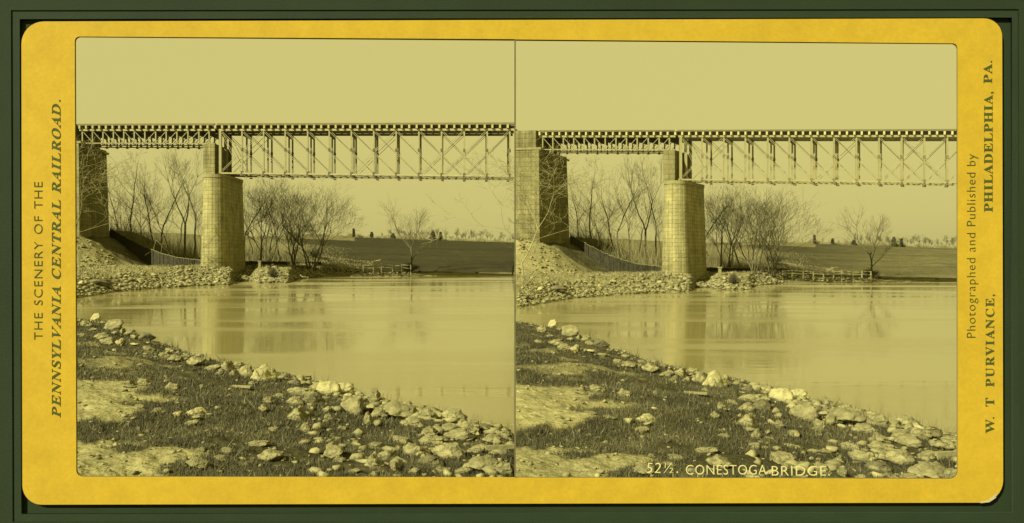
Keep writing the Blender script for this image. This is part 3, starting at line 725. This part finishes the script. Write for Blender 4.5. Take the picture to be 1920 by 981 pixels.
for S in (LS, RS):
    blades(S, 42000, lambda px, Y, rs: (px > 206) & ((px < 372) | (px > 446)) & (rs.rand(len(px)) < 1-sm(px, 560, 680)), (200, 690),
           lambda rs, px, n: rs.uniform(128, 200, n), lambda rs, px, Y, n: rs.uniform(0.5, 5.5, n)*rs.rand(n)**0.5*np.clip((600-px)/110, 0.12, 1), lambda rs, px, Y, n: rs.uniform(0.015, 0.05, n), 0.4, 'brush',
           'undergrowth', 'tangled leafless brushwood under the bare trees, %s view' % S.word, 'brushwood')
    def gy(rs, px, n):
        yn = Yn(px); t = rs.rand(n); return 1/(1/9.0*(1-t)+1/yn*t)
    def gk(px, Y, rs):
        v_, dirt = soil(px, Y); cX = (px-552)/F*Y
        return ((Y > 9.75) | (S is LS)) & (rs.rand(len(px)) > dirt*1.35) & (fbm(cX*1.1+5, Y*1.1, 3) > 0.34) & (rs.rand(len(px)) > 0.75*sm(px, 560, 760)*sm(Y/Yn(px), 0.7, 0.95))
    blades(S, 170000, gk, (S.p0-60, S.p1+40), gy, lambda rs, px, Y, n: rs.uniform(0.02, 0.085, n)*(1+Y*0.01), lambda rs, px, Y, n: 0.0016*Y*rs.uniform(0.5, 1.2, n), 0.5, 'grass',
           'grass', 'short rough grass on the near bank, %s view' % S.word, 'grass', 3)
    blades(S, 16000, lambda px, Y, rs: rs.rand(len(px)) > 0.2, (540, S.p1+10), lambda rs, px, n: rs.uniform(292, 300, n), lambda rs, px, Y, n: rs.uniform(0.3, 1.0, n)*(0.6+3.2*np.clip(fbm(px*0.07, px*0+3, 3)-0.35, 0, 1)), lambda rs, px, Y, n: rs.uniform(0.08, 0.25, n), 0.5, 'brush',
           'hedgerow', 'distant scrubby hedge line along the crest of the field, %s view' % S.word, 'hedge', 12)
    blades(S, 9000, gk, (S.p0-60, S.p1+40), gy, lambda rs, px, Y, n: rs.uniform(0.04, 0.20, n)*rs.rand(n), lambda rs, px, Y, n: 0.0009*Y*rs.uniform(0.5, 1.3, n), 0.7, 'rail',
           'dead_stalks', 'bleached dead stalks among the short grass, %s view' % S.word, 'stalks', 14)
    def wy(rs, px, n): return Yn(px)-np.abs(rs.normal(0, 0.9, n))+0.3
    def wk(px, Y, rs): return fbm(px*0.05+3, px*0+2, 3) > 0.5
    blades(S, 3600, wk, (S.p0-40, S.p1+20), wy, lambda rs, px, Y, n: rs.uniform(0.05, 0.5, n)*rs.rand(n)**1.6, lambda rs, px, Y, n: 0.0011*Y*rs.uniform(0.5, 1.3, n), 0.45, 'weed',
           'weeds', 'spiky dry weeds along the water edge of the near bank, %s view' % S.word, 'weeds', 5)
    blades(S, 14000, lambda px, Y, rs: fbm(px*0.03, Y*0.3, 3) > 0.45, (S.p0-30, 700), lambda rs, px, n: Ym(px)+rs.uniform(3, 30, n),
           lambda rs, px, Y, n: rs.uniform(0.05, 0.35, n), lambda rs, px, Y, n: rs.uniform(0.05, 0.14, n), 0.6, 'brush', 'ground_cover', 'rough dry grass around the pier and abutment, %s view' % S.word, 'grass', 6)

# ------------------------------------------------------------------ rocks
def rock_mesh(seed, m):
    rn = random.Random(seed); import bmesh
    bm = bmesh.new()
    for k in range(13):
        v_ = Vector((rn.gauss(0, 1), rn.gauss(0, 1), rn.gauss(0, 1))).normalized()*rn.uniform(0.85, 1.1)
        bm.verts.new((v_.x, v_.y, v_.z))
    bmesh.ops.convex_hull(bm, input=bm.verts)
    bmesh.ops.bevel(bm, geom=list(bm.edges), offset=0.09, segments=1, affect='EDGES')
    bmesh.ops.triangulate(bm, faces=bm.faces)
    bmesh.ops.subdivide_edges(bm, edges=[e for e in bm.edges if e.calc_length() > 0.25], cuts=3, use_grid_fill=True)
    bmesh.ops.triangulate(bm, faces=bm.faces)
    off = Vector((seed*3.1, seed*1.7, 0))
    for k in range(2): bmesh.ops.smooth_vert(bm, verts=bm.verts, factor=0.5, use_axis_x=True, use_axis_y=True, use_axis_z=True)
    for v_ in bm.verts:
        n_ = v_.co.normalized(); f = mnoise.fractal(v_.co*1.9+off, 0.7, 2.1, 5)
        v_.co += n_*f*0.22
    for f_ in bm.faces: f_.smooth = True
    co = [v_.co for v_ in bm.verts]
    mx = [max(abs(c[i]) for c in co) for i in range(3)]
    for v_ in bm.verts: v_.co = (v_.co.x/mx[0], v_.co.y/mx[1], v_.co.z/mx[2])
    me = D.meshes.new('rock'); bm.to_mesh(me); bm.free(); me.materials.append(M[m])
    return me
ROCKS = {m: [rock_mesh(i+k*20, m) for i in range(8)] for k, m in enumerate(('rock_a', 'rock_b', 'rock_c', 'rock_w'))}
def solveY(px, y):
    a, b = 9.8, float(Yn(px))+0.4
    best = b
    for k in range(60):
        Y = a+(b-a)*k/59
        if float(yrow(px, Y)) <= y: best = Y; break
    return best
# column, row of the middle, width, height, tone (w white, a pale, b grey, c dark), words
NR = [
 (176,598,22,16,'w','pale upright block at the left end of the bank'),(200,602,14,9,'a',''),(208,612,40,20,'b','long humped boulder with a shaded end'),(229,624,12,12,'a',''),
 (155,635,22,7,'a',''),(188,636,30,11,'a',''),(205,641,28,16,'b',''),(225,641,26,18,'a','sharp-edged stone in the left heap'),(250,634,17,11,'a',''),(266,633,40,15,'c','dark flat boulder in the left heap'),
 (222,647,14,11,'w',''),(252,647,38,13,'w','long pale slab in the left heap'),(275,654,26,7,'a',''),(317,658,18,7,'a',''),(350,668,17,9,'b',''),(371,667,26,11,'a',''),(390,676,11,11,'a',''),
 (369,685,36,17,'a','wide pale boulder in the middle of the bank'),(398,691,30,14,'a',''),(425,689,26,17,'a',''),(446,684,26,14,'a',''),(461,700,30,24,'a',''),(488,702,48,36,'w','biggest boulder on the bank edge beside the water'),(507,696,24,20,'a',''),
 (310,708,9,8,'a',''),(263,690,14,6,'b',''),(188,692,14,5,'b',''),(241,720,22,8,'a',''),(268,719,34,16,'a','angular pale slab lying in the grass'),(242,732,24,6,'a',''),(322,732,28,17,'a','rounded pale stone above a small slab'),(325,740,20,6,'a',''),
 (378,727,17,9,'b',''),(243,754,14,6,'a',''),(257,766,24,5,'b',''),(296,772,18,4,'a',''),(294,779,28,6,'a',''),(332,778,17,13,'w','round white stone left of the white slab'),(366,774,42,16,'w','brightest white slanting slab in the grass'),(366,785,18,7,'w',''),
 (502,756,34,15,'b',''),(495,774,20,15,'a',''),(358,800,28,16,'a','domed pale stone in the grass below the white slab'),(242,799,13,8,'a',''),(260,812,13,10,'b',''),(277,812,11,8,'b',''),(504,800,10,7,'a',''),(514,810,25,9,'b',''),
 (485,837,44,14,'a','long low pale stone in the lower middle grass'),(511,861,52,22,'a','large tilted slab near the lower edge'),(420,851,32,9,'b',''),(367,874,40,18,'b','flat half-buried rock at the edge of the bare earth'),(412,866,36,13,'b',''),(461,876,12,10,'a',''),(380,848,16,9,'b',''),(345,863,20,8,'b',''),
 (568,736,54,22,'a','broad pale rock at the crest of the bank'),(613,734,44,26,'w','bright white boulder at the crest of the bank'),(645,731,36,20,'w','second bright boulder at the crest'),(688,737,34,17,'c','dark boulder at the crest of the bank'),(588,753,40,22,'c',''),(553,757,34,17,'a',''),(630,743,22,13,'c',''),
 (666,768,50,36,'b','big dome-shaped boulder in the right-hand heap'),(701,748,38,24,'b',''),(735,752,28,16,'b',''),(762,752,32,18,'b',''),(743,776,62,32,'b','widest boulder of the right-hand heap'),(800,778,42,28,'b',''),(850,783,50,24,'a',''),(777,795,42,20,'b',''),(612,771,27,18,'a',''),(614,786,28,15,'b',''),
 (709,780,30,22,'b',''),(695,765,17,9,'w',''),(557,783,42,26,'a','rounded pale boulder with grass before it'),(690,790,24,28,'a',''),(573,808,19,20,'a','upright small pale stone'),(641,810,20,9,'a',''),(630,824,29,9,'a',''),(752,829,32,19,'a',''),(705,838,25,9,'a',''),
 (620,851,42,19,'b',''),(728,855,38,17,'a',''),(776,848,54,32,'a','large pale boulder in the lower right heap'),(843,853,60,28,'a','biggest pale boulder in the lower right heap'),(810,833,50,17,'a',''),(862,818,50,21,'b',''),(803,815,50,18,'b',''),(842,807,42,15,'b',''),(895,841,36,21,'a',''),(922,826,32,16,'b',''),
 (700,868,32,25,'a','peaked pale rock near the lower edge'),(737,878,18,20,'b',''),(636,868,22,11,'a',''),(775,885,34,20,'a',''),(810,870,46,22,'c','dark flat stone in the lower right heap'),(830,887,40,13,'a',''),(863,886,36,20,'a',''),(902,880,60,28,'b','broad sloping slab in the lower right corner'),(944,880,42,30,'b',''),
 (910,865,44,13,'a',''),(880,806,42,19,'a',''),(906,803,34,14,'c',''),(941,815,36,16,'a',''),(582,888,13,9,'a',''),(660,894,28,9,'a',''),(704,893,24,12,'a',''),(720,765,26,16,'b',''),(870,800,26,12,'c',''),(925,845,30,12,'b',''),(955,835,30,16,'a',''),
 (650,752,26,14,'b',''),(530,710,20,12,'b',''),(548,716,18,10,'a',''),(438,702,18,10,'a',''),(410,703,18,9,'b',''),(472,722,14,8,'a',''),(525,745,26,9,'b',''),
]
_r = random.Random(21)
for _k in range(17):
    _x = _r.uniform(145, 560); _y = float(np.interp(_x, NS[:, 0], NS[:, 1]))+_r.uniform(3, 20)
    NR.append((round(_x), round(_y), _r.choice((12, 16, 22, 26)), _r.choice((8, 10, 13)), _r.choice('aabbc'), ''))
TW = {'w': 'white', 'a': 'pale', 'b': 'grey', 'c': 'dark'}
rr = random.Random(11)
def put_rock(S, px, Yb, wpx, hpx, tone, k, label, group, sink=0.35):
    s = scl(S, Yb); me = ROCKS['rock_'+tone][k % 8]
    W = wpx/F*Yb*s/2*((1.18 if px > 560 else 1.1) if Yb < 60 else 1); Hh = hpx/F*Yb*s/2*(1.5 if Yb < 60 else 1.2)
    z = float(zg(px, Yb))
    q = PV(S, px, z, Yb)
    o = D.objects.new('rock', me); C.objects.link(o)
    o.scale = (W*1.04, W*0.85, Hh); o.rotation_euler = (rr.uniform(-.12, .12), rr.uniform(-.12, .12), 0)
    o.location = (q.x, q.y+W*0.3, q.z+Hh*(1-2*sink))
    o.rotation_euler.z = math.pi*(k % 2)+rr.uniform(-.3, .3)
    tag(o, label, 'rock', group); return o
def zone(px, y):
    if px < 300 and y < 670: return 'in the left-end heap'
    if px < 300: return 'beside the bare earth'
    if y < 712 and px < 560: return 'at the middle water edge'
    if px < 560 and y > 820: return 'in the lowest grass'
    if px < 560: return 'in the middle grass'
    if px < 700 and y < 800: return 'below the bank crest'
    if px < 700: return 'in the dark grass'
    if y < 800: return 'in the upper shoreline heap'
    if y < 845: return 'on the lower slope'
    return 'in the lower heap'
ORD = ['leftmost', 'second from left', 'third from left', 'fourth from left', 'fifth from left', 'sixth from left', 'seventh from left', 'eighth from left', 'ninth from left', 'tenth from left']
NUM = ['', 'one', 'two', 'three', 'four', 'five', 'six', 'seven', 'eight', 'nine', 'ten']
def ordered(items, fmt):
    # items: (column, base words); a repeated wording is told apart by its order from the left
    out = []
    for px, wds in items:
        same = sorted(p for p, w2 in items if w2 == wds)
        if len(same) > 1:
            k = same.index(px); n = len(same)
            out.append('%s of %s %s' % ('rightmost' if k == n-1 else ORD[k], NUM[n], wds.replace('stone', 'stones', 1)))
        else: out.append('the one '+wds)
    return out
near_words = ordered([(p[0]+p[1]*1e-4, '%s %s stone %s' % ('large' if p[2] > 34 else 'medium' if p[2] > 20 else 'small', TW[p[4]], zone(p[0], p[1]))) for p in NR if not p[5]], 0)
for S in (LS, RS):
    it = iter(near_words)
    for k, (px, y, wp, hp, tone, words) in enumerate(NR):
        Yb = solveY(px, y+hp*0.32)
        lab = (words or next(it))+', %s view' % S.word
        put_rock(S, px, Yb, wp, hp, tone, k, lab, 'rocks on the near bank', sink=0.36)
# bank across the inlet
SR = [(235,517,18,9,'w','pale block cluster at the near end of the spit'),(245,524,16,8,'a',''),(222,515,16,9,'b',''),(262,526,14,9,'w',''),(180,529,46,15,'c','dark humped boulder on the spit below the abutment'),(150,532,14,10,'w','square white stone block on the spit'),
      (290,520,16,9,'a',''),(330,524,12,8,'a',''),(362,515,11,7,'b',''),(395,519,12,8,'a',''),(350,531,10,6,'b',''),(420,528,12,7,'a',''),(405,531,10,6,'w',''),(470,510,12,6,'a',''),(500,524,16,8,'a',''),(528,522,12,8,'c',''),(515,526,12,8,'c','dark lump at the tip of the small rock spur')]
def solve_far(px, y):
    a = float(Ym(px)); 
    for k in range(80):
        Y = a+k*0.5
        if float(yrow(px, Y)) <= y: return Y
    return a+5
spit_words = ordered([(p[0]+p[1]*1e-4, '%s riprap stone %s the pier' % (TW[p[4]], 'left of' if p[0] < 375 else 'in front of' if p[0] < 450 else 'right of')) for p in SR if not p[5]], 0)
for S in (LS, RS):
    it = iter(spit_words)
    for k, (px, y, wp, hp, tone, words) in enumerate(SR):
        Yb = solve_far(px, y+hp*0.3)
        lab = (words or next(it))+', %s view' % S.word
        put_rock(S, px, Yb, wp, hp, tone, k+3, lab, 'rocks on the far spit', sink=0.25)
def loose(S, pts, name, label, mats, seed):
    """loose stone too plentiful to count, one mesh"""
    rn = random.Random(seed); vs = []; fs = []; mi = []; n0 = 0
    base = []
    import bmesh
    for q in range(6):
        bm = bmesh.new()
        for k in range(9):
            v_ = Vector((rn.gauss(0, 1), rn.gauss(0, 1), rn.gauss(0, 1))).normalized(); bm.verts.new(v_)
        bmesh.ops.convex_hull(bm, input=bm.verts); bmesh.ops.triangulate(bm, faces=bm.faces)
        bm.verts.index_update()
        base.append((np.array([v_.co[:] for v_ in bm.verts]), np.array([[v_.index for v_ in f.verts] for f in bm.faces]))); bm.free()
    for px, Y, w_, h_ in pts:
        V_, F_ = base[rn.randrange(6)]; s = scl(S, Y); q = P(S, px, float(zg(px, Y)), Y); a = rn.uniform(0, 6.28)
        if (q[0] > SEAM*q[1]) != (S is RS) or abs(q[0]-SEAM*q[1]) < w_/2: continue
        c, sn = math.cos(a), math.sin(a)
        x = V_[:, 0]*c-V_[:, 1]*sn; y = V_[:, 0]*sn+V_[:, 1]*c
        vs.append(np.stack([x*w_/2*s+q[0], y*w_/2*s+q[1], V_[:, 2]*h_/2*s+q[2]+h_*0.2*s], -1)); fs.append(F_+n0); n0 += len(V_)
        mi += [rn.randrange(len(mats))]*len(F_)
    me = npmesh(name, np.concatenate(vs), np.concatenate(fs), 3)
    for m in mats: me.materials.append(M[m])
    me.polygons.foreach_set('material_index', np.array(mi, np.int32))
    o = D.objects.new(name, me); C.objects.link(o); tag(o, label, 'stones', kind='stuff')
for S in (LS, RS):
    rn = random.Random(77); pts = []
    for k in range(3600):
        px = rn.uniform(S.p0-20, 605); e = abs(rn.gauss(0, 1)); Y = float(Ym(px))+e*(7 if px < 440 else 5)
        if px < 330 and e > 1.2 and rn.random() < 0.6: continue
        b = rn.random()**3; q_ = 0.75 if px < 330 else 1; pts.append((px, Y, (0.22+0.75*b)*q_, (0.15+0.36*b)*q_))
    for k in range(500):
        px = rn.uniform(595, 775); Y = float(Ym(px))+rn.uniform(1, 9); pts.append((px, Y, rn.uniform(.2, .6), rn.uniform(.15, .35)))
    for k in range(420):
        px = rn.uniform(S.p0, 218); Y = rn.uniform(101, 116.5); b = rn.random()**2; pts.append((px, Y, 0.15+0.5*b, 0.12+0.3*b))
    loose(S, pts, 'riprap', 'loose broken stone heaped along the far spit and round the pier, %s view' % S.word, ('rock_a', 'rock_b', 'rock_b', 'rock_a', 'rock_c'), 5)
    pts = []
    for k in range(2600):
        px = rn.uniform(S.p0-30, S.p1+30); yn = float(Yn(px)); 
        if rn.random() < 0.55: Y = yn-abs(rn.gauss(0, 0.05))*yn
        else: t = rn.random(); Y = 1/(1/9.5*(1-t)+1/yn*t)
        if Y < 9.9: continue
        big = rn.random()**3
        right = 1 if px > 560 else 0.6
        w_ = (0.05+(0.30 if px > 560 else 0.20)*big)*(0.7+Y*0.03)*right; pts.append((px, Y, w_, w_*0.55))
    loose(S, pts, 'pebbles', 'small loose stones strewn over the near bank, %s view' % S.word, ('rock_a', 'rock_b', 'rock_b', 'rock_a'), 9)

# ------------------------------------------------------------------ fences, posts, driftwood
def top_ctrl(px): return np.interp(px, [206, 240, 270, 300, 330, 368, 448, 602], [428, 447, 462, 474, 482, 487, 489.5, 491])
def board_fence(S, x0, x1, Y0, Y1, label):
    r = empty('board_fence', PV(S, x0, float(zg(x0, Y0)), Y0), label, 'fence', 'board fences')
    mb = MB(); cap = MB(); px = x0; k = 0
    rn = random.Random(3)
    while px < x1-0.1:
        p2 = min(px+1.7, x1); Y = Y0+(Y1-Y0)*(px-x0)/(x1-x0); Yb = Y0+(Y1-Y0)*(p2-x0)/(x1-x0)
        za = EYE+(HZ-float(top_ctrl(px)))/F*Y; zb = EYE+(HZ-float(top_ctrl(p2)))/F*Yb
        ga = min(float(zg(px, Y)), float(zg(p2, Yb)))-0.6
        g1, g2, t1, t2 = PV(S, px+0.04, ga, Y), PV(S, p2-0.04, ga, Yb), PV(S, px+0.04, za, Y), PV(S, p2-0.04, zb, Yb)
        n = Vector((0, 0.08, 0)); f = Vector((0, rn.uniform(-0.07, 0.05), 0)); dzt = rn.uniform(-0.12, 0); za += dzt; zb += dzt
        mb.hexa([g1+f, g2+f, g2+n, g1+n, t1+f, t2+f, t2+n, t1+n])
        cap.hexa([PV(S, px, za+0.01, Y-0.1), PV(S, p2, zb+0.01, Yb-0.1), PV(S, p2, zb+0.01, Yb+0.15), PV(S, px, za+0.01, Y+0.15), PV(S, px, za+0.08, Y-0.1), PV(S, p2, zb+0.08, Yb-0.1), PV(S, p2, zb+0.08, Yb+0.15), PV(S, px, za+0.08, Y+0.15)])
        px = p2
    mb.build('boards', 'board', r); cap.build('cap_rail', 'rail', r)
for S in (LS, RS):
    board_fence(S, 206, 376, 126, 120, 'dark board fence sloping down from abutment to pier, %s view' % S.word)
    board_fence(S, 444, 602, 119, 135, 'low dark board fence running right from the pier, %s view' % S.word)
    # rail fence
    posts = [604, 622, 643, 662, 681, 700, 715, 736, 753, 770]
    Yf = 128
    r = empty('rail_fence', PV(S, 604, float(zg(604, Yf)), Yf), 'pale post-and-rail fence on the far bank, %s view' % S.word, 'fence', 'rail fences')
    rn = random.Random(8); tops = []
    for p in posts:
        zt = EYE+(HZ-(494.5+(p-604)*0.012))/F*Yf+rn.uniform(-.06, .1); q = PV(S, p, float(zg(p, Yf))-0.2, Yf); t = PV(S, p, zt, Yf); tops.append((p, zt))
        m = MB(); m.bar(q, t, 0.13, 0.13, up=(0, 1, 0)); m.build('post', 'rail', r)
    for (a, za), (b, zb) in zip(tops, tops[1:]):
        m = MB()
        for dz in (0.12, 0.5): m.bar(PV(S, a, za-dz+rn.uniform(-.05, .05), Yf), PV(S, b, zb-dz-rn.uniform(-.05, .12), Yf), 0.07, 0.09)
        m.build('rails', 'rail', r)
    o = PV(S, 487, float(zg(487, 112)), 112); m = MB(); tp = PV(S, 487, EYE+(HZ-491)/F*112, 112); m.bar(o, tp, 0.3, 0.3, up=(0, 1, 0)); m.bar(tp, tp+Vector((0, 0, 0.14)), 0.45, 0.4, up=(0, 1, 0))
    tag(m.build('white_post', 'rail'), 'short whitish post standing before the board fence, %s view' % S.word, 'post', 'short white posts')
    m = MB(); a = PV(S, 681, EYE+(HZ-498)/F*126, 126); b = PV(S, 700, EYE+(HZ-490)/F*126, 126); c = PV(S, 714, EYE+(HZ-487)/F*126, 126)
    m.bar(a, b, 0.14, 0.14); m.bar(b, c, 0.09, 0.09); m.bar(b, b+Vector((1.0, 0, 0.1)), 0.06, 0.06)
    tag(m.build('fallen_branch', 'rail'), 'bleached fallen branch leaning over the rail fence, %s view' % S.word, 'branch', 'fallen branches')
    for j, (px, y, hh) in enumerate(((786, 512, 9), (799, 513, 6), (893, 514, 6))):
        Yb = 134; q = PV(S, px, EYE+(HZ-516)/F*Yb, Yb); s = scl(S, Yb)
        m = MB(); m.bar(q, q+Vector((0.05, 0, hh/F*Yb*s)), 0.35*s, 0.35*s, up=(0, 1, 0)); m.bar(q+Vector((0, 0, 0.3)), q+Vector((0.4*s, 0, hh/F*Yb*s*0.8)), 0.15*s, 0.15*s)
        tag(m.build('tree_stump', 'bark'), ('dark forked stump nearest the solitary tree', 'short dark stump on the far shore', 'small dark stump far right on the shore')[j]+', %s view' % S.word, 'stump', 'stumps on the far shore')
    # weathered board lying in the grass, drift log at lower right
    q = PV(S, 453, float(zg(453, 18.5))+0.06, 18.5); m = MB(); m.box(q, 0.5, 0.12, 0.04, -0.25)
    tag(m.build('weathered_board', 'rail'), 'pale weathered board lying in the dark grass, %s view' % S.word, 'board', 'loose boards')
    Yb = solveY(935, 862); q = PV(S, 935, float(zg(935, Yb))+0.16, Yb); m = MB(); m.bar(q+Vector((-0.2, 0, 0)), q+Vector((0.25, 0.1, 0.0)), 0.06, 0.06)
    tag(m.build('drift_log', 'rail'), 'bleached short log among the lower right rocks, %s view' % S.word, 'log', 'drift logs')
# caption lettering set upright on the near bank of the right view
def caption():
    Yc_ = 9.55
    r = empty('caption_lettering', (1384/F*0, Yc_, 1.0), 'hand-drawn white caption lettering along the bottom of the right view', 'caption')
    def mm(px, y): return ((px-960)/F*Yc_, EYE+(HZ-y)/F*Yc_)
    for txt, x0, x1, yb, yt in (('52½.', 1212, 1271, 887, 868), ('CONESTOGA', 1286, 1437, 890, 872), ('BRIDGE.', 1447, 1556, 892, 874)):
        a0, z0 = mm(x0, yb); a1, z1 = mm(x1, yt)
        text_part(txt, 'lettering', (a0, a1, z0, z1), 'caption', r, Yc_, rot=False, spacing=1.1, th=0.006, shear=0.12 if txt[0] == '5' else 0, offs=-0.012)
        for q_ in (0.15, 0.85):
            m = MB(); xs = a0+(a1-a0)*q_; m.bar((xs, Yc_+0.01, 0.7), (xs, Yc_+0.01, z0+0.004), 0.012, 0.012, up=(0, 1, 0)); m.build('stake', 'rail', r)
caption()
